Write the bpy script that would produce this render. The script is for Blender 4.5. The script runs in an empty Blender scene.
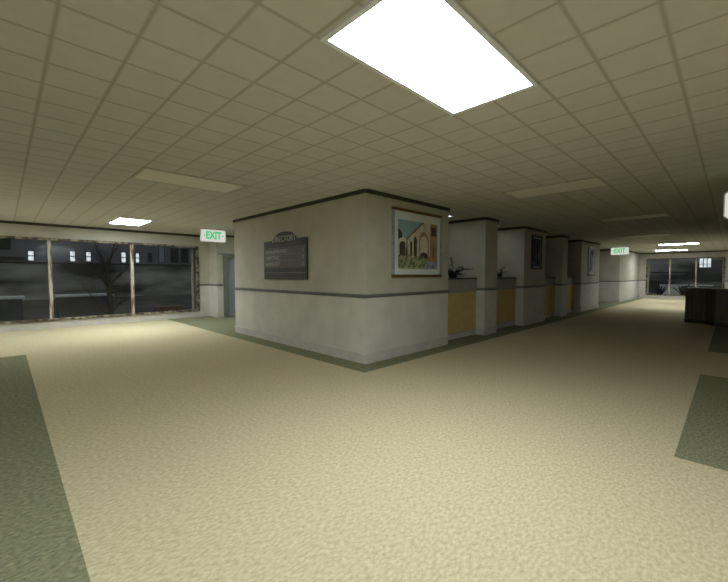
import bpy, bmesh, math, random
from mathutils import Vector, Matrix
random.seed(7)
scn = bpy.context.scene
COL = scn.collection
R = math.radians

# ------------------------------------------------------------------ materials
def new_mat(name):
    m = bpy.data.materials.new(name); m.use_nodes = True
    nt = m.node_tree; nt.nodes.clear()
    out = nt.nodes.new('ShaderNodeOutputMaterial')
    return m, nt, out

def lin(c):
    return tuple(((v/255.0)/12.92 if v/255.0 <= .04045 else ((v/255.0+.055)/1.055)**2.4) for v in c) + (1.0,)

def surf(name, c1, c2=None, scale=6.0, rough=.8, detail=4.0, bump=0.0, bscale=None, stretch=(1, 1, 1), lo=.35, hi=.65, metal=0.0, spec=.25):
    m, nt, out = new_mat(name)
    N = nt.nodes; L = nt.links
    b = N.new('ShaderNodeBsdfPrincipled')
    b.inputs['Roughness'].default_value = rough; b.inputs['Metallic'].default_value = metal
    b.inputs['Specular IOR Level'].default_value = spec
    tc = N.new('ShaderNodeTexCoord'); mp = N.new('ShaderNodeMapping')
    mp.inputs['Scale'].default_value = stretch
    L.new(tc.outputs['Object'], mp.inputs['Vector'])
    nz = N.new('ShaderNodeTexNoise'); nz.inputs['Scale'].default_value = scale; nz.inputs['Detail'].default_value = detail
    L.new(mp.outputs['Vector'], nz.inputs['Vector'])
    rp = N.new('ShaderNodeValToRGB')
    rp.color_ramp.elements[0].position = lo; rp.color_ramp.elements[0].color = lin(c1)
    rp.color_ramp.elements[1].position = hi; rp.color_ramp.elements[1].color = lin(c2 or c1)
    L.new(nz.outputs['Fac'], rp.inputs['Fac']); L.new(rp.outputs['Color'], b.inputs['Base Color'])
    if bump:
        n2 = N.new('ShaderNodeTexNoise'); n2.inputs['Scale'].default_value = bscale or scale*3; n2.inputs['Detail'].default_value = 3
        L.new(mp.outputs['Vector'], n2.inputs['Vector'])
        bp = N.new('ShaderNodeBump'); bp.inputs['Strength'].default_value = bump; bp.inputs['Distance'].default_value = .01
        L.new(n2.outputs['Fac'], bp.inputs['Height']); L.new(bp.outputs['Normal'], b.inputs['Normal'])
    L.new(b.outputs['BSDF'], out.inputs['Surface'])
    return m

def emis(name, c, strength, c2=None, scale=5.0, stretch=(1, 1, 1)):
    m, nt, out = new_mat(name)
    N = nt.nodes; L = nt.links
    e = N.new('ShaderNodeEmission'); e.inputs['Strength'].default_value = strength
    if c2:
        tc = N.new('ShaderNodeTexCoord'); mp = N.new('ShaderNodeMapping'); mp.inputs['Scale'].default_value = stretch
        nz = N.new('ShaderNodeTexNoise'); nz.inputs['Scale'].default_value = scale; nz.inputs['Detail'].default_value = 5
        rp = N.new('ShaderNodeValToRGB')
        rp.color_ramp.elements[0].position = .3; rp.color_ramp.elements[0].color = lin(c2)
        rp.color_ramp.elements[1].position = .55; rp.color_ramp.elements[1].color = lin(c)
        L.new(tc.outputs['Object'], mp.inputs['Vector']); L.new(mp.outputs['Vector'], nz.inputs['Vector'])
        L.new(nz.outputs['Fac'], rp.inputs['Fac']); L.new(rp.outputs['Color'], e.inputs['Color'])
    else:
        e.inputs['Color'].default_value = lin(c)
    L.new(e.outputs['Emission'], out.inputs['Surface'])
    return m

def ceiling_mat():
    m, nt, out = new_mat('ceiling_tile')
    N = nt.nodes; L = nt.links
    b = N.new('ShaderNodeBsdfPrincipled'); b.inputs['Roughness'].default_value = .95; b.inputs['Specular IOR Level'].default_value = .1
    tc = N.new('ShaderNodeTexCoord'); sp = N.new('ShaderNodeSeparateXYZ'); L.new(tc.outputs['Object'], sp.inputs[0])
    def mth(op, a, b_=None):
        n = N.new('ShaderNodeMath'); n.operation = op
        for i, v in enumerate((a, b_)):
            if v is None: continue
            if isinstance(v, (int, float)): n.inputs[i].default_value = v
            else: L.new(v, n.inputs[i])
        return n.outputs[0]
    P = .3447
    ds, ids = [], []
    for ax, ph in (('X', .232), ('Y', .285)):
        u = mth('DIVIDE', mth('SUBTRACT', sp.outputs[ax], ph - P*60), P)
        fr = mth('FRACT', u)
        ds.append(mth('MINIMUM', fr, mth('SUBTRACT', 1.0, fr)))
        ids.append(mth('FLOOR', u))
    d = mth('MINIMUM', ds[0], ds[1])
    mr = N.new('ShaderNodeMapRange'); mr.interpolation_type = 'SMOOTHSTEP'
    mr.inputs['From Min'].default_value = .0; mr.inputs['From Max'].default_value = .062
    L.new(d, mr.inputs['Value'])
    cb = N.new('ShaderNodeCombineXYZ'); L.new(ids[0], cb.inputs[0]); L.new(ids[1], cb.inputs[1])
    wn = N.new('ShaderNodeTexWhiteNoise'); wn.noise_dimensions = '2D'; L.new(cb.outputs[0], wn.inputs['Vector'])
    nz = N.new('ShaderNodeTexNoise'); nz.inputs['Scale'].default_value = 9; nz.inputs['Detail'].default_value = 6
    L.new(tc.outputs['Object'], nz.inputs['Vector'])
    tone = mth('ADD', mth('MULTIPLY', wn.outputs['Value'], .12), mth('MULTIPLY', nz.outputs['Fac'], .5))
    rp = N.new('ShaderNodeValToRGB')
    rp.color_ramp.elements[0].position = .1; rp.color_ramp.elements[0].color = lin(CEIL_A)
    rp.color_ramp.elements[1].position = .5; rp.color_ramp.elements[1].color = lin(CEIL_B)
    L.new(tone, rp.inputs['Fac'])
    mx = N.new('ShaderNodeMix'); mx.data_type = 'RGBA'
    L.new(mr.outputs['Result'], mx.inputs['Factor']); mx.inputs[6].default_value = lin(CEIL_G)
    L.new(rp.outputs['Color'], mx.inputs[7]); L.new(mx.outputs[2], b.inputs['Base Color'])
    bp = N.new('ShaderNodeBump'); bp.inputs['Strength'].default_value = .2; bp.inputs['Distance'].default_value = .005
    L.new(mr.outputs['Result'], bp.inputs['Height']); L.new(bp.outputs['Normal'], b.inputs['Normal'])
    L.new(b.outputs['BSDF'], out.inputs['Surface'])
    return m

def carpet_mat(name, c1, c2):
    m, nt, out = new_mat(name)
    N = nt.nodes; L = nt.links
    b = N.new('ShaderNodeBsdfPrincipled'); b.inputs['Roughness'].default_value = 1.0; b.inputs['Specular IOR Level'].default_value = .05
    tc = N.new('ShaderNodeTexCoord'); mp = N.new('ShaderNodeMapping')
    mp.inputs['Rotation'].default_value = (0, 0, R(45)); mp.inputs['Scale'].default_value = (1.0, 1.7, 1)
    L.new(tc.outputs['Object'], mp.inputs['Vector'])
    nz = N.new('ShaderNodeTexNoise'); nz.inputs['Scale'].default_value = 30; nz.inputs['Detail'].default_value = 3; nz.inputs['Roughness'].default_value = .6
    L.new(mp.outputs['Vector'], nz.inputs['Vector'])
    rp = N.new('ShaderNodeValToRGB')
    rp.color_ramp.elements[0].position = .32; rp.color_ramp.elements[0].color = lin(c1)
    rp.color_ramp.elements[1].position = .68; rp.color_ramp.elements[1].color = lin(c2)
    L.new(nz.outputs['Fac'], rp.inputs['Fac']); L.new(rp.outputs['Color'], b.inputs['Base Color'])
    bp = N.new('ShaderNodeBump'); bp.inputs['Strength'].default_value = .25; bp.inputs['Distance'].default_value = .01
    L.new(nz.outputs['Fac'], bp.inputs['Height']); L.new(bp.outputs['Normal'], b.inputs['Normal'])
    L.new(b.outputs['BSDF'], out.inputs['Surface'])
    return m

def glass_mat():
    m, nt, out = new_mat('window_glass')
    N = nt.nodes; L = nt.links
    t = N.new('ShaderNodeBsdfTransparent'); t.inputs['Color'].default_value = (.94, .95, .95, 1)
    g = N.new('ShaderNodeBsdfGlossy'); g.inputs['Roughness'].default_value = .12; g.inputs['Color'].default_value = (1, 1, 1, 1)
    mx = N.new('ShaderNodeMixShader'); mx.inputs['Fac'].default_value = .025
    L.new(t.outputs[0], mx.inputs[1]); L.new(g.outputs[0], mx.inputs[2]); L.new(mx.outputs[0], out.inputs['Surface'])
    return m

CEIL_A, CEIL_B, CEIL_G = (196, 195, 187), (206, 205, 197), (172, 169, 156)
M = {}
M['ceiling'] = ceiling_mat()
M['beige'] = carpet_mat('beige_carpet', (177, 162, 127), (207, 194, 160))
M['green'] = carpet_mat('green_carpet', (107, 107, 80), (146, 145, 114))
M['wall'] = surf('shaded_wall_plaster', (174, 170, 154), (184, 180, 164), scale=3, bump=.05, bscale=60, rough=.85)  # upper wall dimming put into the colour, darker than below the rail
M['wain'] = surf('wainscot_plaster', (190, 186, 174), (202, 198, 186), scale=2.5, bump=.05, bscale=60, rough=.8)
M['base'] = surf('skirting_paint', (186, 180, 170), (198, 192, 182), scale=4, rough=.6)
M['crown'] = surf('dark_crown_strip', (62, 60, 53), (70, 68, 60), scale=8, rough=.7)
M['rail'] = surf('grey_rail', (104, 103, 100), (116, 114, 110), scale=8, rough=.6)
M['frame_alu'] = surf('light_frame_metal', (222, 224, 236), (236, 236, 244), scale=12, rough=.5)
M['frame_dark'] = surf('light_frame_dark', (186, 183, 165), (196, 192, 174), scale=12, rough=.6)
M['lens_off'] = surf('unlit_lens', (222, 220, 206), (230, 228, 214), scale=3, rough=.5)
M['rust'] = surf('rusty_window_frame', (72, 58, 44), (150, 142, 122), scale=9, detail=7, rough=.8, lo=.42, hi=.62, stretch=(1, 1, 1), bump=.4, bscale=30)
M['rust_mull'] = surf('flaking_mullion', (104, 82, 58), (178, 171, 152), scale=2.2, detail=7, rough=.8, lo=.40, hi=.56, stretch=(6, 6, 1), bump=.4, bscale=20)
M['palejamb'] = surf('pale_jamb', (150, 146, 134), (170, 166, 152), scale=9, rough=.7)
M['darkjamb'] = surf('brown_jamb', (70, 60, 48), (92, 80, 64), scale=9, rough=.8)
M['glass'] = glass_mat()
M['yellow'] = surf('ochre_panel', (192, 166, 108), (204, 178, 120), scale=5, rough=.6)
M['counter_grey'] = surf('counter_grey', (150, 150, 142), (160, 160, 152), scale=5, rough=.7)
M['counter_top'] = surf('counter_top_dark', (64, 64, 62), (78, 78, 74), scale=9, rough=.5)
M['deskwood'] = surf('dark_desk_wood', (88, 80, 63), (104, 94, 75), scale=3, stretch=(6, 6, .6), rough=.5)
M['desktop'] = surf('dark_desk_top', (104, 97, 80), (118, 110, 92), scale=4, rough=.4)
M['sign_body'] = surf('sign_plastic', (244, 244, 238), rough=.5)
M['sign_face'] = emis('lit_sign_face', (226, 226, 214), .85)
M['sign_green'] = emis('lit_sign_green', (66, 208, 128), .85)
M['slate'] = surf('directory_slate', (62, 60, 58), (74, 71, 68), scale=6, rough=.6)
M['slate_row'] = surf('directory_row', (92, 89, 84), (104, 100, 94), scale=6, rough=.6)
M['slate_line'] = surf('directory_line', (135, 132, 124), rough=.6)
M['letter'] = surf('directory_letters', (190, 188, 180), rough=.6)
M['silver'] = surf('silver_frame', (136, 136, 146), (160, 160, 168), scale=10, rough=.4)
M['bronze'] = surf('bronze_frame', (92, 66, 38), (112, 82, 48), scale=10, rough=.5)
M['blackframe'] = surf('black_frame', (24, 23, 21), (34, 32, 30), scale=10, rough=.5)
M['mat_board'] = surf('mat_board', (206, 210, 206), (214, 218, 214), scale=4, rough=.9)
M['door_grey'] = surf('door_lavender', (160, 160, 174), (168, 168, 182), scale=3, rough=.6)
M['door_frame'] = surf('door_frame_grey', (112, 114, 104), (122, 124, 112), scale=5, rough=.6)
M['leaf_dark'] = surf('dark_leaf', (34, 40, 28), (54, 62, 40), scale=15, rough=.7)
M['pot'] = surf('dark_pot', (44, 40, 36), (54, 50, 44), scale=9, rough=.7)
M['soil'] = surf('potting_soil', (38, 30, 24), (48, 38, 30), scale=40, rough=1)
M['bark'] = surf('wet_bark', (60, 56, 52), (84, 80, 74), scale=14, rough=.9, stretch=(1, 1, .3))
M['facade'] = surf('grey_facade', (122, 126, 132), (136, 140, 146), scale=.6, rough=.95)
M['facade_low'] = surf('fog_painted_facade', (62, 65, 66), (188, 190, 186), scale=.30, detail=6, rough=.95, lo=.40, hi=.62, stretch=(.5, .5, 1.6))  # pale drifts of night fog painted into the facade colour
M['cornice'] = surf('dark_cornice', (64, 66, 68), (80, 82, 84), scale=1.5, rough=.9)
M['winlit'] = emis('lit_window', (214, 220, 222), 1.25, (170, 180, 186), 3.0)
M['winblue'] = surf('blue_grey_blind', (160, 166, 190), (172, 178, 200), scale=2, rough=.8)
M['windark'] = surf('dark_window', (44, 56, 56), (56, 66, 66), scale=1, rough=.4)
M['asphalt'] = surf('wet_asphalt', (70, 72, 72), (104, 104, 102), scale=.5, rough=.9, detail=6)
M['bin_body'] = surf('dark_bin', (66, 72, 78), (82, 86, 92), scale=2, rough=.8)
M['bin_lid'] = surf('pale_lid', (200, 206, 208), (226, 230, 230), scale=2, rough=.8)
M['planter'] = surf('brown_planter', (128, 104, 84), (148, 122, 98), scale=5, rough=.9)
M['palewall'] = surf('pale_rendered_wall', (226, 228, 228), (240, 240, 240), scale=1.2, rough=.9)
M['leaf_agave'] = surf('agave_leaf', (40, 44, 42), (58, 62, 58), scale=10, rough=.7)
M['metalknob'] = surf('steel_handle', (150, 150, 150), rough=.35, metal=.8)
# picture colours
PIC = {k: surf('print_'+k, a, b, scale=s, rough=.8, detail=6) for k, (a, b, s) in {
    'sky': ((120, 156, 162), (146, 176, 178), 2), 'stone': ((176, 170, 146), (216, 208, 182), 14), 'roof': ((124, 92, 66), (142, 108, 80), 20),
    'arch': ((140, 116, 88), (168, 144, 112), 12), 'shade': ((62, 54, 48), (92, 80, 66), 16), 'bush': ((74, 88, 58), (168, 174, 122), 22),
    'path': ((150, 118, 90), (172, 140, 110), 14), 'lav': ((96, 98, 116), (176, 174, 186), 26), 'tree': ((44, 50, 36), (70, 76, 52), 22),
    'ink': ((20, 20, 22), (30, 30, 32), 9), 'pewter': ((70, 76, 88), (98, 102, 112), 10), 'ochre': ((110, 84, 40), (130, 100, 52), 10),
    'ice': ((160, 162, 178), (204, 204, 214), 9), 'smoke': ((84, 86, 98), (112, 114, 124), 9)}.items()}

# ------------------------------------------------------------------ mesh builder
class MB:
    def __init__(self): self.bm = bmesh.new(); self.mats = []
    def mi(self, m):
        if m not in self.mats: self.mats.append(m)
        return self.mats.index(m)
    def box(self, lo, hi, m):
        i = self.mi(m)
        v = [self.bm.verts.new((x, y, z)) for z in (lo[2], hi[2]) for y in (lo[1], hi[1]) for x in (lo[0], hi[0])]
        for f in ((0, 2, 3, 1), (4, 5, 7, 6), (0, 1, 5, 4), (2, 6, 7, 3), (0, 4, 6, 2), (1, 3, 7, 5)):
            self.bm.faces.new([v[k] for k in f]).material_index = i
        return self
    def prism(self, pts, d, m):
        # pts: planar polygon of 3D points, extruded by vector d
        i = self.mi(m); d = Vector(d)
        a = [self.bm.verts.new(p) for p in pts]; b = [self.bm.verts.new(Vector(p)+d) for p in pts]
        n = len(pts); fs = [self.bm.faces.new(a), self.bm.faces.new(b[::-1])]
        for k in range(n): fs.append(self.bm.faces.new((a[k], b[k], b[(k+1) % n], a[(k+1) % n])))
        for f in fs: f.material_index = i
        return self
    def tube(self, pts, rads, m, seg=7, cap=True):
        i = self.mi(m); rings = []
        pts = [Vector(p) for p in pts]
        for k, p in enumerate(pts):
            t = (pts[min(k+1, len(pts)-1)] - pts[max(k-1, 0)]).normalized()
            u = t.orthogonal().normalized() if k == 0 else (u - t*u.dot(t)).normalized()
            w = t.cross(u)
            rings.append([self.bm.verts.new(p + (u*math.cos(a)+w*math.sin(a))*rads[k]) for a in [2*math.pi*j/seg for j in range(seg)]])
        for r0, r1 in zip(rings, rings[1:]):
            for j in range(seg):
                f = self.bm.faces.new((r0[j], r0[(j+1) % seg], r1[(j+1) % seg], r1[j])); f.material_index = i; f.smooth = True
        if cap:
            self.bm.faces.new(rings[0][::-1]).material_index = i; self.bm.faces.new(rings[-1]).material_index = i
        return self
    def lathe(self, prof, m, seg=20, c=(0, 0, 0)):
        i = self.mi(m); rings = []
        for r, z in prof:
            rings.append([self.bm.verts.new((c[0]+r*math.cos(2*math.pi*j/seg), c[1]+r*math.sin(2*math.pi*j/seg), c[2]+z)) for j in range(seg)])
        for r0, r1 in zip(rings, rings[1:]):
            for j in range(seg):
                f = self.bm.faces.new((r0[j], r0[(j+1) % seg], r1[(j+1) % seg], r1[j])); f.material_index = i; f.smooth = True
        self.bm.faces.new(rings[0][::-1]).material_index = i; self.bm.faces.new(rings[-1]).material_index = i
        return self
    def blade(self, base, dirn, length, width, droop, m, n=7, thick=.004, peak=.35):
        # a curved tapering leaf with a folded section and thickness
        i = self.mi(m); d = Vector(dirn).normalized(); side = d.cross(Vector((0, 0, 1)))
        if side.length < .05: side = Vector((1, 0, 0))
        side.normalize(); p = Vector(base); rows = []
        for k in range(n+1):
            s = k/n
            w = width*(.45+.55*min(1, s/peak)) if s < peak else width*max(.03, 1-((s-peak)/(1-peak))**1.4)
            up = side.cross(d).normalized()
            rows.append([self.bm.verts.new(q) for q in (p-side*w/2+up*w*.18, p, p+side*w/2+up*w*.18, p-up*max(thick, w*.08))])
            p = p + d*length/n; d = (d + Vector((0, 0, -droop/n))).normalized()
        for a, b in zip(rows, rows[1:]):
            for q in ((0, 1), (1, 2), (2, 3), (3, 0)):
                f = self.bm.faces.new((a[q[0]], a[q[1]], b[q[1]], b[q[0]])); f.material_index = i; f.smooth = True
        self.bm.faces.new(rows[0][::-1]).material_index = i; self.bm.faces.new(rows[-1]).material_index = i
        return self
    def text(self, body, size, mtx, m, ext=.002, align='LEFT', sx=1.0, bold=0.0):
        cu = bpy.data.curves.new('tmp', 'FONT'); cu.body = body; cu.size = size; cu.extrude = ext; cu.align_x = align; cu.align_y = 'CENTER'
        cu.resolution_u = 3; cu.offset = bold
        o = bpy.data.objects.new('tmp', cu); COL.objects.link(o)
        dg = bpy.context.evaluated_depsgraph_get(); dg.update()
        me = bpy.data.meshes.new_from_object(o.evaluated_get(dg))
        me.transform(mtx @ Matrix.Diagonal((sx, 1, 1, 1)))
        i = self.mi(m); n0 = len(self.bm.faces)
        self.bm.from_mesh(me); self.bm.faces.ensure_lookup_table()
        for f in self.bm.faces[n0:]: f.material_index = i
        bpy.data.objects.remove(o); bpy.data.curves.remove(cu); bpy.data.meshes.remove(me)
        return self
    def build(self, name, parent=None, bevel=0, loc=None):
        bmesh.ops.recalc_face_normals(self.bm, faces=self.bm.faces[:])
        me = bpy.data.meshes.new(name)
        if loc is not None: bmesh.ops.translate(self.bm, verts=self.bm.verts[:], vec=-Vector(loc))
        self.bm.to_mesh(me); self.bm.free()
        for m in self.mats: me.materials.append(m)
        o = bpy.data.objects.new(name, me); COL.objects.link(o)
        if loc is not None: o.location = loc
        if parent: o.parent = parent
        if bevel:
            b = o.modifiers.new('bevel', 'BEVEL'); b.width = bevel; b.segments = 2; b.limit_method = 'ANGLE'
        return o

def struct(o): o['kind'] = 'structure'; return o
def tag(o, label, cat, group=None, kind=None):
    o['label'] = label; o['category'] = cat
    if group: o['group'] = group
    if kind: o['kind'] = kind
    return o
def empty(name, loc, label, cat, group=None, rz=0):
    o = bpy.data.objects.new(name, None); COL.objects.link(o); o.location = loc; o.rotation_euler = (0, 0, rz)
    o.empty_display_size = .2
    return tag(o, label, cat, group)
def copy_tree(o, parent=None):
    c = o.copy(); COL.objects.link(c)
    if parent: c.parent = parent
    for ch in list(o.children): copy_tree(ch, c)
    return c

H = 2.72; RAIL = 1.06
# ------------------------------------------------------------------ room shell
def wall_boxes(name, rects, top=H):
    mb = MB()
    for (x0, y0, x1, y1) in rects:
        mb.box((x0, y0, 0), (x1, y1, RAIL), M['wain'])
        mb.box((x0, y0, RAIL), (x1, y1, top), M['wall'])
    return struct(mb.build(name))

XS = [-5, .24, 3.63, 6.95, 9.11, 19.0, 28.2]; YS = [-5, .27, .9, 3.66, 8.69, 12.9]
mb = MB()
for i in range(len(XS)-1):
    for j in range(len(YS)-1):
        x, y = (XS[i]+XS[i+1])/2, (YS[j]+YS[j+1])/2
        green = (x > 3.63 and y > 3.66) or (x < .24 and .9 < y < 8.69) or (y < .27 and (3.63 < x < 6.95 or 9.11 < x < 19))
        mb.prism([(XS[i], YS[j], 0), (XS[i+1], YS[j], 0), (XS[i+1], YS[j+1], 0), (XS[i], YS[j+1], 0)], (0, 0, -.1), M['green'] if green else M['beige'])
struct(mb.build('floor'))
struct(MB().box((-5, -5, H), (28.2, 12.9, H+.12), M['ceiling']).build('ceiling'))

# window wall on the left (Y = 12.5) : opening X -2.82 .. 4.6, z .22 .. 2.33
WL0, WL1, WZ0, WZ1 = -2.80, 4.60, .215, 2.335
mb = MB()
for (x0, x1, z0, z1) in ((-5, WL0, 0, H), (WL1, 4.97, 0, H)):
    mb.box((x0, 12.5, z0), (x1, 12.9, RAIL), M['wain']); mb.box((x0, 12.5, RAIL), (x1, 12.9, z1), M['wall'])
mb.box((WL0, 12.5, 0), (WL1, 12.9, WZ0), M['wain']); mb.box((WL0, 12.5, WZ1), (WL1, 12.9, H), M['wall'])
struct(mb.build('wall_left'))
# far wall with the second window (X = 27.7)
FY0, FY1, FZ0, FZ1 = .30, 3.64, .20, 2.355
mb = MB()
for (y0, y1) in ((-5, FY0), (FY1, 4.0)):
    mb.box((27.7, y0, 0), (28.1, y1, RAIL), M['wain']); mb.box((27.7, y0, RAIL), (28.1, y1, H), M['wall'])
mb.box((27.7, FY0, 0), (28.1, FY1, FZ0), M['wain']); mb.box((27.7, FY0, FZ1), (28.1, FY1, H), M['wall'])
struct(mb.build('wall_far'))
wall_boxes('wall_behind', [(-5.2, -5, -5, 12.9)])
wall_boxes('wall_right', [(-5, -5.2, 28.1, -5)])
wall_boxes('wall_corner', [(4.0, 4.0, 6.33, 8.5)])
wall_boxes('wall_partition', [(7.88, 4.0, 8.49, 8.4)])
wall_boxes('wall_middle', [(10.10, 4.0, 11.71, 8.4)])
wall_boxes('wall_partition_far', [(13.30, 4.0, 13.84, 8.4)])
wall_boxes('wall_end', [(15.47, 4.0, 18.10, 8.5)])
wall_boxes('wall_back', [(6.33, 8.4, 15.47, 8.5)])
wall_boxes('wall_recess', [(22.20, 4.0, 28.1, 8.5)])
wall_boxes('wall_recess_back', [(18.10, 8.4, 22.20, 8.5)])
# passage beyond the corner with the grey door (Y = 11.83)
DX0, DX1, DZ = 5.17, 6.35, 2.07
mb = MB()
for (x0, x1) in ((4.97, DX0), (DX1, 9.0)):
    mb.box((x0, 11.83, 0), (x1, 12.9, RAIL), M['wain']); mb.box((x0, 11.83, RAIL), (x1, 12.9, H), M['wall'])
mb.box((DX0, 11.83, DZ), (DX1, 12.9, H), M['wall']); mb.box((DX0, 12.2, 0), (DX1, 12.9, DZ), M['wall'])
struct(mb.build('wall_passage'))
wall_boxes('wall_passage_end', [(9.0, 8.4, 9.2, 12.9)])

# trims : each run has a skirting, a chair rail and a crown strip; (p, q, outward normal)
def run(n, p, q, nx, ny, base=True, rail=True, crown=True, k=[0]):
    x0, x1 = sorted((p[0], q[0])); y0, y1 = sorted((p[1], q[1]))
    def strip(d, z0, z1, m, mb):
        mb.box((x0 + min(0, nx*d), y0 + min(0, ny*d), z0), (x1 + max(0, nx*d), y1 + max(0, ny*d), z1), m)
    if base:
        mb = MB(); strip(.016, 0.0, .138, M['base'], mb); strip(.024, .138, .156, M['base'], mb)
        struct(mb.build('baseboard_' + n))
    if rail or crown:
        k[0] += 1; mb = MB()
        if rail: strip(.014, RAIL-.022, RAIL+.034, M['rail'], mb); strip(.026, RAIL-.004, RAIL+.016, M['rail'], mb)
        if crown: strip(.03, 2.655, H, M['crown'], mb); strip(.018, 2.63, 2.655, M['wall'], mb)
        struct(mb.build('trim_%d' % k[0]))
run('corner_left', (4.0, 4.0), (4.0, 8.5), -1, 0)
run('corner_right', (4.0, 4.0), (6.33, 4.0), 0, -1)
run('partition', (7.88, 4.0), (8.49, 4.0), 0, -1)
run('partition_side', (7.88, 4.0), (7.88, 4.195), -1, 0, crown=False)
run('middle', (10.10, 4.0), (11.71, 4.0), 0, -1)
run('middle_side', (10.10, 4.0), (10.10, 4.195), -1, 0, crown=False)
run('partition_far', (13.30, 4.0), (13.84, 4.0), 0, -1)
run('partition_far_side', (13.30, 4.0), (13.30, 4.195), -1, 0, crown=False)
run('end', (15.47, 4.0), (18.10, 4.0), 0, -1)
run('end_side', (15.47, 4.0), (15.47, 4.195), -1, 0, crown=False)
for x in (7.88, 10.10, 13.30, 15.47):
    run('none', (x, 4.0), (x, 8.4), -1, 0, base=False, rail=False)
run('recess', (22.20, 4.0), (27.7, 4.0), 0, -1)
run('recess_side', (22.20, 4.0), (22.20, 8.4), -1, 0)
run('far', (27.7, FY1), (27.7, 4.0), -1, 0, crown=False)
run('far_right', (27.7, -5), (27.7, FY0), -1, 0, crown=False)
run('none', (27.7, -5), (27.7, 4.0), -1, 0, base=False, rail=False)
run('far_window', (27.7, FY0), (27.7, FY1), -1, 0, rail=False, crown=False)
run('left_window', (WL0, 12.5), (WL1, 12.5), 0, -1, rail=False, crown=False)
run('left_end', (WL1, 12.5), (4.97, 12.5), 0, -1, crown=False)
run('left_start', (-5, 12.5), (WL0, 12.5), 0, -1, crown=False)
run('none', (-5, 12.5), (4.97, 12.5), 0, -1, base=False, rail=False)
run('return', (4.97, 11.83), (4.97, 12.5), -1, 0)
run('passage', (4.97, 11.83), (DX0-.02, 11.83), 0, -1, crown=False)
run('none', (4.97, 11.83), (9.0, 11.83), 0, -1, base=False, rail=False)
run('behind', (-5, -5), (-5, 12.5), 1, 0)
run('right', (-5, -5), (27.7, -5), 0, 1)

# windows ------------------------------------------------------------------
def window(name, axis, a0, a1, z0, z1, wall, depth, mull, sgn, jambs):
    # axis 'x': runs along X on plane Y = wall ; 'y': runs along Y on plane X = wall
    def bx(mb, u0, u1, w0, w1, za, zb, m):
        if axis == 'x': mb.box((u0, w0, za), (u1, w1, zb), m)
        else: mb.box((w0, u0, za), (w1, u1, zb), m)
    ce = ((a0+a1)/2, wall, z0) if axis == 'x' else (wall, (a0+a1)/2, z0)
    mb = MB(); t = .042; w0, w1 = wall-.03, wall+.07
    bx(mb, a0-.03, a1+.03, w0, w1, z0-.02, z0+t, M['rust']); bx(mb, a0-.03, a1+.03, w0, w1, z1-t, z1+.02, M['rust'])
    bx(mb, a0-.03, a0+t, w0, w1, z0+t, z1-t, M['rust']); bx(mb, a1-t, a1+.03, w0, w1, z0+t, z1-t, M['rust'])
    fr = struct(mb.build(name))
    for u in mull:
        mb = MB(); bx(mb, u-.038, u+.038, w0+.005, w1, z0+t, z1-t, M['rust_mull']); mb.build('mullion', fr)
    mb = MB()   # lining of the opening, with the pale outer stop
    bx(mb, a0, a0+.012, w1, wall+depth, z0, z1, M['darkjamb']); bx(mb, a1-.012, a1, w1, wall+depth, z0, z1, M['darkjamb'])
    bx(mb, a0, a1, w1, wall+depth, z0, z0+.012, M['darkjamb']); bx(mb, a0, a1, w1, wall+depth, z1-.012, z1, M['darkjamb'])
    mb.build('reveal', fr)
    mb = MB()
    for u in ((a0+.012, a0+.07), (a1-.07, a1-.012)): bx(mb, u[0], u[1], wall+depth-.06, wall+depth, z0+.012, z1-.012, M['palejamb'])
    mb.build('outer_stop', fr)
    ed = [a0+.012] + list(mull) + [a1-.012]
    for u0, u1 in zip(ed, ed[1:]):
        mb = MB(); bx(mb, u0+.002, u1-.002, wall+.085, wall+.091, z0+.012, z1-.012, M['glass']); mb.build('pane', fr)
    return fr
window('window_1', 'x', WL0, WL1, WZ0, WZ1, 12.5, .40, (-.97, .873, 2.718), 1, True)
window('window_2', 'y', FY0, FY1, FZ0, FZ1, 27.7, .40, (1.42, 2.56), 1, True)

# door ---------------------------------------------------------------------
mb = MB()
mb.box((DX0, 11.80, 0), (DX0+.17, 11.95, DZ), M['door_frame']); mb.box((DX1-.17, 11.80, 0), (DX1, 11.95, DZ), M['door_frame'])
mb.box((DX0+.17, 11.80, DZ-.11), (DX1-.17, 11.95, DZ), M['door_frame'])
dr = struct(mb.build('door_1'))
MB().box((DX0+.175, 11.90, .012), (DX1-.175, 11.945, DZ-.115), M['door_grey']).build('door_leaf', dr, bevel=.004)
MB().tube([(DX1-.26, 11.90, 1.02), (DX1-.26, 11.85, 1.02), (DX1-.38, 11.85, 1.02)], [.012]*3, M['metalknob']).build('door_handle', dr)
# a small lintel moulding over the whole recess
struct(MB().box((4.985, 11.80, DZ), (DX1+.1, 11.83, DZ+.035), M['door_frame']).build('trim_60'))

# ------------------------------------------------------------------ ceiling lights
def lens_mat(key, strength, tint=(238, 249, 255)):
    return emis('lit_lens_'+key, tint, strength, tuple(int(v*.93) for v in tint), 3.0, (.6, 5, 1))
def ceiling_light(x0, y0, x1, y1, lens, label, group, frame=None):
    fm = frame or M['frame_alu']
    cx, cy = (x0+x1)/2, (y0+y1)/2
    e = empty('ceiling_light', (cx, cy, H), label, 'ceiling light', group)
    a, b = (x1-x0)/2, (y1-y0)/2
    mb = MB(); t = .032 if fm is M['frame_alu'] else .028; d = .012
    for (p, q, r, s) in ((-a, -b, a, -b+t), (-a, b-t, a, b), (-a, -b+t, -a+t, b-t), (a-t, -b+t, a, b-t)):
        mb.box((p, q, -d), (r, s, 0), fm)
    mb.build('frame', e)
    MB().box((-a+t, -b+t, -d+.004), (a-t, b-t, -d+.009), lens).build('lens', e)
    return e
G1, G2 = 'recessed ceiling lights', 'recessed ceiling lights'
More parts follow.
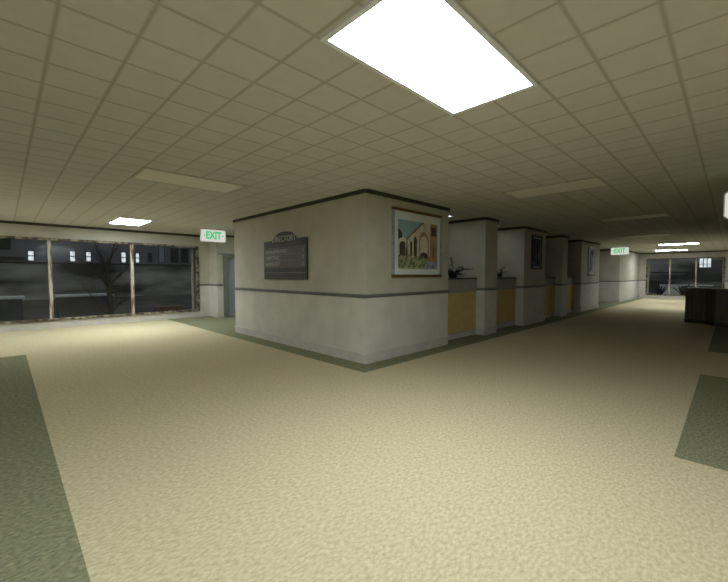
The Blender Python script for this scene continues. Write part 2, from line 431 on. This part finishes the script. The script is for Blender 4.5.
LENS_MAIN = lens_mat('main', 32.5); LENS_LEFT = lens_mat('left', 52.0); LENS_FAR = lens_mat('far', 36.0); LENS_REAR_FILL = lens_mat('added_rear_fill', 22.0); LENS_PASS_FILL = lens_mat('passage', 12.0); LENS_BOOTH = lens_mat('booth', 2.6)
ceiling_light(1.298, .978, 2.668, 1.662, LENS_MAIN, 'big glowing white ceiling light panel nearest above the beige carpet', G1)
ceiling_light(1.27, 5.10, 2.61, 5.77, M['lens_off'], 'switched-off ceiling light panel left of the wall corner', G1, M['frame_dark'])
ceiling_light(1.92, 9.98, 2.64, 11.2, LENS_LEFT, 'small glowing ceiling light before the left window', G1)
ceiling_light(-2.9, 10.02, -2.22, 11.15, LENS_LEFT, 'added unseen ceiling light out of the frame beyond the left window', G1)  # extra lamp out of view, evens the floor light along the window
ceiling_light(-3.0, .978, -1.63, 1.662, LENS_MAIN, 'added unseen ceiling light panel behind the viewpoint, rear left', G1)  # added fixture out of view, brightens the corner wall's left face
ceiling_light(5.70, 1.30, 6.38, 2.63, M['lens_off'], 'nearest switched-off ceiling light over the dim right hall', G1, M['frame_dark'])
ceiling_light(10.02, 1.0, 10.65, 2.30, M['lens_off'], 'second switched-off ceiling light along the dim right hall', G1, M['frame_dark'])
ceiling_light(15.1, 1.4, 15.78, 2.73, M['lens_off'], 'third switched-off ceiling light, faint and farthest unlit one in the right hall', G1, M['frame_dark'])
ceiling_light(20.2, .98, 20.88, 2.33, LENS_FAR, 'lit ceiling light in the far hall, nearer of the two', G1)
ceiling_light(25.0, 1.66, 25.68, 3.0, LENS_FAR, 'lit ceiling light in the far hall, closest to the far window', G1)
ceiling_light(6.55, 4.42, 7.23, 5.1, LENS_BOOTH, 'small lit ceiling light above the nearest booth counter', G1)
ceiling_light(1.298, -3.3, 2.668, -2.62, LENS_REAR_FILL, 'added unseen ceiling light panel behind the viewpoint, right of centre', G1)  # unseen fill fixture, lifts floor and ceiling brightness
ceiling_light(-3.0, -3.3, -1.63, -2.62, LENS_REAR_FILL, 'added unseen ceiling light panel behind the viewpoint, far rear corner', G1)  # second unseen fill fixture, added for bounce onto ceiling and walls
ceiling_light(6.3, 9.9, 7.67, 10.6, LENS_PASS_FILL, 'added hidden ceiling light in the side passage behind the corner wall', G1)  # added out of sight to brighten the passage and its door
ceiling_light(8.87, 4.42, 9.55, 5.1, LENS_BOOTH, 'small lit ceiling light above the second booth counter', G1)

# ------------------------------------------------------------------ exit signs
MX_Y = Matrix(((1, 0, 0, 0), (0, 0, -1, 0), (0, 1, 0, 0), (0, 0, 0, 1)))       # text read by a viewer looking +Y
MX_X = Matrix(((0, 0, -1, 0), (-1, 0, 0, 0), (0, 1, 0, 0), (0, 0, 0, 1)))      # text read by a viewer looking +X
def exit_sign(loc, rz, label, drop=0.0):
    e = empty('exit_sign', loc, label, 'exit sign', 'green exit signs', rz)
    w, h, t = .72, .365, .05
    def rr(w, h, r, y):
        p = []
        for cx, cz, a0 in ((w/2-r, h/2-r, 0), (-w/2+r, h/2-r, 90), (-w/2+r, -h/2+r, 180), (w/2-r, -h/2+r, 270)):
            for k in range(5):
                a = R(a0+k*22.5); p.append((cx+r*math.cos(a), y, cz+r*math.sin(a)))
        return p
    zc = -drop-.022-h/2
    off = lambda P: [(x, y, z+zc) for x, y, z in P]
    MB().prism(off(rr(w, h, .05, -t/2)), (0, t, 0), M['sign_body']).build('housing', e)
    MB().prism(off(rr(w-.03, h-.03, .04, -t/2-.003)), (0, .003, 0), M['sign_face']).build('face', e)
    MB().box((-.19, -.034, -drop-.04), (.19, .034, 0), M['sign_body']).build('canopy', e)
    mb = MB(); mtx = Matrix.Translation((0, -t/2-.005, zc)) @ MX_Y
    mb.text('EXIT', .29, mtx, M['sign_green'], ext=.002, align='CENTER', sx=.74, bold=.011)
    for s in (-1, 1):
        mb.prism([(s*.285, -t/2-.007, zc), (s*.25, -t/2-.007, zc+.04), (s*.25, -t/2-.007, zc-.04)], (0, .004, 0), M['sign_green'])
    mb.build('lettering', e)
    return e
exit_sign((4.315, 10.5, H), 0, 'green exit sign hanging near the left window and grey door')
exit_sign((20.61, 3.74, H), R(-90), 'small distant green exit sign beyond the row of booths')
exit_sign((6.9, -.25, H), R(-90), 'cut-off exit sign at the right edge of the photo', drop=.19)

# ------------------------------------------------------------------ directory board on the corner wall (X = 4)
d = empty('directory_board', (3.995, 6.26, 1.31), 'dark grey directory board with arched top on the corner wall', 'sign')
def yz(pts, x): return [(x, y, z) for y, z in pts]
prof = [(-.77, 0), (.77, 0), (.77, .785), (.42, .785)]
for k in range(1, 10):
    a = R(10+k*16); prof.append((.36*math.cos(a)*1.02, .80+.145*math.sin(a)))
prof += [(-.42, .785), (-.77, .785)]
MB().prism(yz(prof, 0), (-.03, 0, 0), M['slate']).build('board', d)
mb = MB()
for z0, z1 in ((.50, .61), (.375, .485), (.25, .36)): mb.box((-.036, -.745, z0), (-.03, .745, z1), M['slate_row'])
mb.build('row_strip', d)
mb = MB()
for z in (.625, .49, .365, .235, .13): mb.box((-.036, -.755, z), (-.03, .755, z+.009), M['slate_line'])
mb.build('divider', d)
mb = MB()
def T(y, z): return Matrix.Translation((-.037, y, z)) @ MX_X
mb.text('DIRECTORY', .16, T(0, .80), M['letter'], align='CENTER', ext=.001)
mb.build('lettering', d)
for s, n, z in (('ADMINISTRATION', '1', .555), ('ADMITTING', '10', .43), ('RADIOLOGY', '12', .305)):
    MB().text(s, .098, T(.70, z), M['letter'], ext=.001).build('lettering', d)
    MB().text(n, .098, T(-.70, z), M['letter'], align='RIGHT', ext=.001).build('number', d)

# ------------------------------------------------------------------ framed pictures (Y = 4)
def picture(x0, x1, z0, z1, ix0, ix1, iz0, iz1, label, side, bot, art, head=None):
    e = empty('framed_picture', ((x0+x1)/2, 4.0, z0), label, 'picture', 'framed pictures on the corridor wall')
    w, h = (x1-x0)/2, z1-z0; t = .045
    mb = MB()
    mb.box((-w, -.04, t), (-w+t, 0, h-t), side); mb.box((w-t, -.04, t), (w, 0, h-t), side)
    mb.box((-w, -.04, h-t), (w, 0, h), head or bot)
    mb.box((-w, -.044, 0), (w, 0, t), bot); mb.build('frame', e, bevel=.003)
    MB().box((-w+t, -.016, t), (w-t, -.002, h-t), M['mat_board']).build('mat_board', e)
    iw, ih = ix1-ix0, iz1-iz0; ox, oz = ix0-(x0+x1)/2, iz0-z0
    mb = MB()
    def poly(pts, m, lay):
        y = -.0165 - .0012*lay
        mb.prism([(ox+u*iw, y, oz+v*ih) for u, v in pts], (0, .001, 0), m)
    art(poly); mb.build('print', e)
    return e
def archpts(u0, u1, v0, vs, n=9, ry=None):
    c, r = (u0+u1)/2, (u1-u0)/2; ry = ry or r
    return [(u0, v0), (u1, v0)] + [(c+r*math.cos(math.pi*k/n), vs+ry*math.sin(math.pi*k/n)) for k in range(n+1)]
def art_arcade(p):
    p([(0, 0), (1, 0), (1, 1), (0, 1)], PIC['sky'], 0)
    p([(0, .2), (.22, .2), (.22, .60), (.12, .66), (0, .62)], PIC['stone'], 1)
    p([(0, .60), (.10, .64), (.08, .74), (.03, .80), (0, .80)], PIC['tree'], 2)
    p([(.18, .2), (1, .2), (1, 1), (.60, 1), (.20, .60)], PIC['stone'], 1)
    p([(.17, .595), (.20, .595), (.64, 1), (.57, 1)], PIC['roof'], 2)
    p([(.80, .2), (1, .2), (1, 1), (.80, 1)], PIC['arch'], 2)
    p([(.83, .74), (.96, .74), (.96, .93), (.83, .93)], PIC['shade'], 3)
    p(archpts(.50, .76, .22, .62, ry=.19), PIC['arch'], 3)
    p(archpts(.53, .73, .22, .58, ry=.12), PIC['stone'], 4)
    p([(.53, .22), (.73, .22), (.72, .33), (.62, .37), (.54, .33)], PIC['shade'], 5)
    p(archpts(.37, .45, .25, .58, ry=.10), PIC['shade'], 3)
    p(archpts(.28, .33, .27, .52, ry=.06), PIC['shade'], 3)
    p(archpts(.03, .17, .25, .47, ry=.09), PIC['shade'], 3)
    p([(.86, .25), (.92, .25), (.92, .50), (.86, .50)], PIC['roof'], 4)
    p([(.0, 0), (1, 0), (1, .22), (.70, .30), (.45, .24), (0, .28)], PIC['path'], 5)
    top = [(u/16*.68, .25+.05*math.sin(u*2.3)+.03*math.cos(u*5.1)) for u in range(17)]
    p([(.0, 0), (.68, 0)] + top[::-1], PIC['bush'], 6)
    top = [(.66+u/10*.34, .17+.035*math.sin(u*2.9+1)) for u in range(11)]
    p([(.66, 0), (1, 0)] + top[::-1], PIC['lav'], 7)
def art_dark(p):
    p([(0, 0), (1, 0), (1, 1), (0, 1)], PIC['pewter'], 0)
    p([(.05, .2), (.22, .15), (.26, .9), (.12, .98)], PIC['ink'], 1)
    p([(.24, .3), (.34, .28), (.36, .95), (.28, .97)], PIC['ochre'], 2)
    p([(.44, .45), (.62, .30), (.70, .75), (.58, .88)], PIC['ink'], 2)
    p([(.66, .2), (.9, .15), (.86, .55), (.72, .5)], PIC['smoke'], 1)
    p([(.5, .12), (.7, .06), (.74, .28), (.56, .34)], PIC['ink'], 3)
    p([(0, 0), (.4, 0), (.3, .12), (0, .16)], PIC['smoke'], 2)
def art_pale(p):
    p([(0, 0), (1, 0), (1, 1), (0, 1)], PIC['ice'], 0)
    p([(.16, .05), (.34, .1), (.30, .8), (.12, .86)], PIC['smoke'], 1)
    p([(.46, .1), (.60, .05), (.66, .9), (.5, .94)], PIC['pewter'], 2)
    p([(.05, .02), (.3, .0), (.26, .16), (.08, .2)], PIC['ink'], 3)
    p([(.36, .72), (.9, .78), (.86, .95), (.3, .9)], PIC['smoke'], 3)
    p([(.7, .2), (.86, .18), (.84, .6), (.74, .66)], PIC['stone'], 2)
picture(4.60, 6.045, 1.36, 2.53, 4.755, 5.91, 1.505, 2.345, 'silver-framed picture of a stone arcade and garden, nearest on the wall', M['silver'], M['bronze'], art_arcade)
picture(10.60, 11.32, 1.56, 2.52, 10.67, 11.25, 1.63, 2.44, 'black-framed dark abstract picture on the wall between the second and third booths', M['blackframe'], M['blackframe'], art_dark)
picture(16.36, 17.26, 1.37, 2.53, 16.49, 17.13, 1.53, 2.44, 'pale grey picture with a bronze lower rail on the last wall before the far hall', M['mat_board'], M['bronze'], art_pale, M['mat_board'])

# ------------------------------------------------------------------ booth counters
def counter(x0, x1, label):
    w = x1-x0-.006
    e = empty('booth_counter', ((x0+x1)/2, 4.2, 0), label, 'counter', 'booth counters between the wall pillars')
    a = w/2
    MB().box((-a, .02, 0), (a, .12, .125), M['base']).build('plinth', e)
    MB().box((-a, .0, .125), (a, .12, .137), M['palejamb']).build('ledge', e)
    MB().box((-a, .012, .137), (a, .12, 1.015), M['yellow']).build('ochre_panel', e)['label'] = 'ochre yellow lower panel'
    MB().box((-a, .004, 1.015), (a, .12, 1.300), M['counter_grey']).build('grey_band', e)['label'] = 'grey upper band'
    MB().box((-a, -.012, 1.300), (a, .52, 1.334), M['counter_top']).build('countertop', e, bevel=.004)
    for s in (-1, 1):
        MB().box((s*(a-.03)-.03, .12, 0), (s*(a-.03)+.03, .50, 1.300), M['counter_grey']).build('side_support', e)
    return e
counter(6.33, 7.88, 'ochre and grey booth counter right of the framed arcade picture')
counter(8.49, 10.10, 'ochre and grey booth counter, second from the front corner')
counter(11.71, 13.30, 'ochre and grey booth counter just past the dark framed picture')
counter(13.84, 15.47, 'ochre and grey booth counter farthest down the corridor')

# ------------------------------------------------------------------ plants on the counters
def pot(e, r, h):
    MB().lathe([(r*.72, 0), (r*.95, h*.85), (r*1.05, h*.86), (r*1.05, h), (r*.9, h), (r*.88, h*.86)], M['pot']).build('pot', e)
    MB().lathe([(r*.86, h*.80), (r*.86, h*.88)], M['soil']).build('soil', e)
def counter_plant(loc, label, n, L, spread, stems, seed, h=.10, r=.10):
    rnd = random.Random(seed)
    e = empty('potted_plant', loc, label, 'plant', 'potted plants on the booth counters'); pot(e, r, h)
    mb = MB()
    for k in range(n):
        a = 2*math.pi*k/n + rnd.uniform(-.3, .3); el = rnd.uniform(.25, .95)
        mb.blade((.03*math.cos(a), .03*math.sin(a), h*.86), (math.cos(a)*spread, math.sin(a)*spread*.45, el), L*rnd.uniform(.6, 1.1), .05*rnd.uniform(.7, 1.2), rnd.uniform(.5, 1.1), M['leaf_dark'])
    mb.build('foliage', e)
    for (tip, nl) in stems:
        mb = MB(); T_ = Vector(tip); P = [Vector((0, 0, h*.86)), T_*.45+Vector((0, 0, .10)), T_]
        mb.tube(P, [.006, .005, .003], M['leaf_dark'], seg=5)
        for k in range(nl):
            s = .35+.65*k/nl
            q = P[0].lerp(P[1], s*2) if s < .5 else P[1].lerp(P[2], s*2-1)
            an = k*2.4
            mb.blade(q, (math.cos(an), math.sin(an)*.4, .5), .07, .035, 1.0, M['leaf_dark'], n=4)
        mb.build('stem', e)
    return e
counter_plant((7.20, 4.42, 1.336), 'dark spreading plant on the nearest booth counter', 34, .36, 1.2, [((.62, -.14, .19), 11), ((.42, -.02, .24), 8), ((-.10, 0, .46), 9)], 3, h=.06)
counter_plant((9.62, 4.45, 1.336), 'small upright dark plant on the second booth counter', 9, .20, .7, [((.32, 0, .28), 7), ((.10, 0, .20), 4)], 5, h=.08, r=.06)
counter_plant((15.1, 4.45, 1.336), 'tiny dark plant on the farthest booth counter', 9, .22, .8, [((.30, 0, .18), 5)], 8, h=.07, r=.06)

# ------------------------------------------------------------------ reception desk on the right
e = empty('reception_desk', (15.0, -1.0, 0), 'dark brown angular reception desk in the right hall', 'desk')
def off(pts, z): return [(x-15.0, y+1.0, z) for x, y in pts]
front = [(14.34, .95), (14.19, .50), (13.74, .29), (13.72, -3.2)]
back = [(14.38, -3.2), (14.40, 0.05), (14.75, .22), (14.92, .76)]
poly = front + back
MB().prism(off(front + [(13.78, -3.2), (13.80, .25), (14.24, .46), (14.40, .93)], 0), (0, 0, .985), M['deskwood']).build('front_panel', e)
MB().prism(off(back + [(14.84, .80), (14.68, .26), (14.34, .10), (14.32, -3.2)], 0), (0, 0, .72), M['deskwood']).build('back_panel', e)
MB().prism(off([(14.34, .97), (14.17, .515), (13.72, .305), (13.70, -3.22), (14.40, -3.22), (14.42, 0.05), (14.77, .22), (14.94, .78)], .985), (0, 0, .035), M['desktop']).build('desk_top', e, bevel=.004)
mb = MB()
for a, b in zip(front, front[1:]):
    v = Vector((b[0]-a[0], b[1]-a[1], 0)).normalized(); n = Vector((-v.y, v.x, 0)) * (-1 if v.x*0 - v.y < 0 else 1)
    n = Vector((v.y, -v.x, 0)); n = n if n.x < 0 else -n
    A, B = Vector((a[0]-15, a[1]+1, 0)), Vector((b[0]-15, b[1]+1, 0))
    mb.prism([A, B, B+n*.012, A+n*.012], (0, 0, .10), M['crown'])
mb.build('kick_board', e)

# ------------------------------------------------------------------ outside
GZ = -.9
struct(MB().box((-60, 13.0, GZ-.2), (80, 60, GZ), M['asphalt']).build('ground_outside'))
struct(MB().box((28.2, -40, GZ-.2), (80, 13.0, GZ), M['asphalt']).build('ground_far'))

def facade_window(parent, axis, u0, u1, z0, z1, w, m, bars, frame=M['cornice']):
    def bx(mb, a, b, c, d_, za, zb, mm):
        if axis == 'x': mb.box((a, c, za), (b, d_, zb), mm)
        else: mb.box((c, a, za), (d_, b, zb), mm)
    mb = MB(); t = .06
    bx(mb, u0-t, u1+t, w-.10, w, z0-t, z0, frame); bx(mb, u0-t, u1+t, w-.10, w, z1, z1+t, frame)
    bx(mb, u0-t, u0, w-.10, w, z0, z1, frame); bx(mb, u1, u1+t, w-.10, w, z0, z1, frame)
    if bars in ('h',): bx(mb, u0, u1, w-.08, w, (z0+z1)/2-.04, (z0+z1)/2+.04, frame)
    if bars == 'v3':
        for k in (1, 2): bx(mb, u0+(u1-u0)*k/3-.03, u0+(u1-u0)*k/3+.03, w-.08, w, z0, z1, frame)
        bx(mb, u0, u1, w-.075, w, z0+(z1-z0)*.33, z0+(z1-z0)*.33+.04, frame)
    fr = mb.build('window', parent)
    mb = MB(); bx(mb, u0, u1, w-.03, w-.005, z0, z1, m); mb.build('pane', fr)
bM = empty('apartment_building', (6, 45, GZ), 'grey building with small lit windows seen through the left window', 'building')
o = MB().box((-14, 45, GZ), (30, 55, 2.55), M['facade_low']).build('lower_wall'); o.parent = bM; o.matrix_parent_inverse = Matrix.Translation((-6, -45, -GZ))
def sub(mb, name, par=bM, org=(6, 45, GZ)):
    return mb.build(name, par)
def rel(o, org): o.matrix_parent_inverse = Matrix.Translation(-Vector(org)); return o
ORG = (6, 45, GZ)
rel(MB().box((-14, 45.15, 2.55), (30, 55, 9.0), M['facade']).build('upper_wall', bM), ORG)
rel(MB().box((-14, 44.85, 2.42), (30, 45.15, 2.58), M['cornice']).build('string_course', bM), ORG)
rel(MB().box((-6, 44.8, 2.86), (1.4, 45.15, 3.0), M['cornice']).build('cornice', bM), ORG)
rel(MB().box((-14, 44.8, 9.0), (30, 55.2, 9.4), M['cornice']).build('parapet', bM), ORG)
for (u0, u1, z0, z1, m, bars) in ((1.67, 2.04, 2.72, 3.56, M['winlit'], 'h'), (4.65, 5.02, 2.72, 3.66, M['winlit'], 'h'), (5.89, 6.26, 2.76, 3.64, M['winlit'], 'h'),
        (8.87, 9.25, 2.72, 3.74, M['winlit'], 'h'), (10.18, 10.48, 2.74, 3.70, M['winlit'], 'h'), (11.37, 11.69, 2.85, 3.75, M['windark'], 'h'),
        (12.43, 12.98, 2.85, 4.5, M['winblue'], ''), (13.7, 14.4, 2.85, 4.4, M['windark'], 'h'), (14.8, 15.5, 2.85, 4.4, M['windark'], 'h'), (-1.4, .5, 3.68, 4.9, M['windark'], 'h')):
    n0 = set(bpy.data.objects); facade_window(bM, 'x', u0, u1, z0, z1, 45.15, m, bars)
    for q in set(bpy.data.objects) - n0:
        if q.parent is bM: rel(q, ORG)
bF = empty('far_building', (50, 2, GZ), 'dark building with a barred lit window beyond the far window', 'building')
ORGF = (50, 2, GZ)
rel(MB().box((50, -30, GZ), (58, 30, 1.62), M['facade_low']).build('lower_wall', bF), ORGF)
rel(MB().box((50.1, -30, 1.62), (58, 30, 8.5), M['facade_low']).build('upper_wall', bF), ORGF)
rel(MB().box((49.9, -30, 1.62), (50.1, 30, 1.72), M['cornice']).build('string_course', bF), ORGF)
n0 = set(bpy.data.objects); facade_window(bF, 'y', 1.50, 2.34, 2.16, 3.06, 50.1, M['winlit'], 'v3')
for q in set(bpy.data.objects) - n0:
    if q.parent is bF: rel(q, ORGF)

# bare tree in front of the left window
def tree(name, org, limbs, r0, label, seed, twigs):
    rnd = random.Random(seed)
    e = empty(name, org, label, 'tree')
    O = Vector(org)
    mb = MB(); mb2 = MB()
    def twig(p, d, L, r, lev):
        d = d.normalized(); q = p; P = [p]; rr = [r]
        for k in range(3):
            d = (d + Vector((rnd.uniform(-.25, .25), rnd.uniform(-.25, .25), rnd.uniform(-.05, .25)))).normalized(); q = q + d*L/3; P.append(q); rr.append(r*(1-.28*(k+1)))
        mb2.tube(P, rr, M['bark'], seg=5)
        if lev > 0:
            for k in (1, 2, 3):
                dd = (d + Vector((rnd.uniform(-1, 1), rnd.uniform(-1, 1), rnd.uniform(-.2, .7)))).normalized()
                twig(P[k], dd, L*.62, r*.5, lev-1)
    for i, (pts, ra, rb) in enumerate(limbs):
        P = [Vector(p)-O for p in pts]; n = len(P)
        rs = [ra+(rb-ra)*k/(n-1) for k in range(n)]
        (mb if i == 0 else mb2).tube(P, rs, M['bark'], seg=9)
        if i:
            for k in range(1, n):
                for j in range(twigs):
                    dd = (P[k]-P[k-1]).normalized() + Vector((rnd.uniform(-.9, .9), rnd.uniform(-.7, .7), rnd.uniform(-.3, .6)))
                    twig(P[k-1].lerp(P[k], rnd.uniform(.3, 1)), dd, rnd.uniform(.4, .75), max(.008, rs[k]*.45), 1)
    mb.build('trunk', e); mb2.build('branches', e)
tree('bare_tree', (3.12, 18, GZ), [
    ([(3.12, 18, GZ), (3.11, 18, -.3), (3.10, 18, .36), (3.08, 18, .98), (3.04, 18, 1.45)], .13, .075),
    ([(3.04, 18, 1.40), (2.98, 17.95, 1.70), (2.86, 17.9, 2.0), (2.72, 17.9, 2.36), (2.58, 17.8, 2.8)], .06, .018),
    ([(3.05, 18, 1.42), (3.14, 18.1, 1.93), (3.25, 18.1, 2.34), (3.40, 18.2, 2.9)], .06, .018),
    ([(3.09, 18, .80), (2.9, 17.9, 1.15), (2.72, 17.9, 1.40), (2.47, 17.8, 1.67), (2.16, 17.8, 1.95)], .04, .01),
    ([(3.08, 18, .95), (3.25, 18.1, 1.15), (3.47, 18.1, 1.42), (3.84, 18.2, 1.75)], .04, .01),
    ([(3.11, 18, -.35), (2.91, 17.9, -.10), (2.62, 17.9, .32), (2.36, 17.8, .75)], .035, .012),
    ([(3.11, 18, -.25), (3.29, 18, .04), (3.73, 18.1, .40), (4.05, 18.1, .64)], .035, .012),
], .13, 'bare leafless tree just outside the left window', 11, 4)

def bin_(org, w, dpt, h, label, group, name='waste_container', pale=M['bin_lid']):
    e = empty(name, org, label, 'container', group)
    a, b = w/2, dpt/2
    MB().prism([(-a*.92, -b*.9, 0.06), (a*.92, -b*.9, 0.06), (a*.92, b*.9, 0.06), (-a*.92, b*.9, 0.06)], (0, 0, h-.14), M['bin_body']).build('body', e, bevel=.02)
    MB().box((-a, -b, h-.08), (a, b, h), pale).build('lid', e, bevel=.015)
    for sx in (-1, 1):
        for sy in (-1, 1):
            MB().tube([(sx*a*.75-.03, sy*b*.6, .06), (sx*a*.75+.03, sy*b*.6, .06)], [.06, .06], M['cornice'], seg=10).build('wheel', e)
    return e
GB = 'dark containers with pale lids outside'
bin_((-.55, 20.6, GZ), 2.3, 1.4, 1.42, 'dark container with pale lid outside, at the left end of the left window', GB)
bin_((2.65, 21.2, GZ), 2.1, 1.4, 1.40, 'dark container with pale lid outside, behind the bare tree', GB)
bin_((32.0, 1.16, GZ), .74, .7, 1.66, 'pale-lidded container outside the far window, right of the mullion', GB)
bin_((32.0, 2.0, GZ), .62, .7, 1.66, 'pale-lidded container outside the far window, beside the spiky plants', GB)
tag(MB().box((5.35, 19.8, GZ), (6.5, 20.4, -.22), M['planter']).box((5.30, 19.75, -.22), (6.55, 20.45, -.17), M['planter']).build('planter_box'),
    'low brown planter box outside, right end of the left window', 'planter')
tag(MB().box((31.6, 2.35, GZ), (31.8, 3.4, .70), M['palewall']).box((31.55, 2.32, .70), (31.85, 3.45, .76), M['palewall']).build('garden_wall'),
    'low pale garden wall behind the spiky plants outside the far window', 'wall')
def agave(org, s, n, label, seed):
    rnd = random.Random(seed)
    e = empty('spiky_plant', org, label, 'plant', 'spiky plants outside the far window')
    mb = MB()
    for k in range(n):
        a = 2*math.pi*k/n*1.618*3; el = 1.0+2.6*((k % 5)/5.0)
        mb.blade((.05*math.cos(a), .05*math.sin(a), 0), (math.cos(a), math.sin(a), el), s*rnd.uniform(.8, 1.1), .11*s, rnd.uniform(.2, .8), M['leaf_agave'], n=8)
    mb.build('leaves', e)
    MB().lathe([(.16, -.95), (.10, -.3), (.09, .06)], M['bark']).build('stump', e)
    e.location.z += 0
agave((29.3, 3.15, .05), .84, 22, 'spiky plant outside the far window, left of the mullion', 2)
agave((30.5, 2.15, .05), .86, 24, 'spiky plant outside the far window, middle pane', 4)

# ------------------------------------------------------------------ world, camera, view
w = bpy.data.worlds.new('night_sky'); scn.world = w; w.use_nodes = True
bg = w.node_tree.nodes['Background']; bg.inputs['Color'].default_value = (.95, .97, 1.0, 1); bg.inputs['Strength'].default_value = .21

cam = bpy.data.cameras.new('camera'); co = bpy.data.objects.new('camera', cam); COL.objects.link(co)
cam.sensor_fit = 'HORIZONTAL'; cam.sensor_width = 36.0; cam.lens = 36.0*364.0/728.0
cam.clip_start = .05; cam.clip_end = 300
co.location = (0, 0, 1.4)
th = math.pi/4 + R(.28); p = R(2.54)
co.rotation_euler = (math.pi/2 - p, 0, th - math.pi/2)
scn.camera = co
vs = scn.view_settings
vs.view_transform = 'Standard'; vs.look = 'None'; vs.gamma = 1; vs.exposure = 0; vs.use_curve_mapping = False
scn.cycles.use_denoising = True
scn.cycles.max_bounces = 10; scn.cycles.diffuse_bounces = 6; scn.cycles.transparent_max_bounces = 12
scn.cycles.sample_clamp_indirect = 6
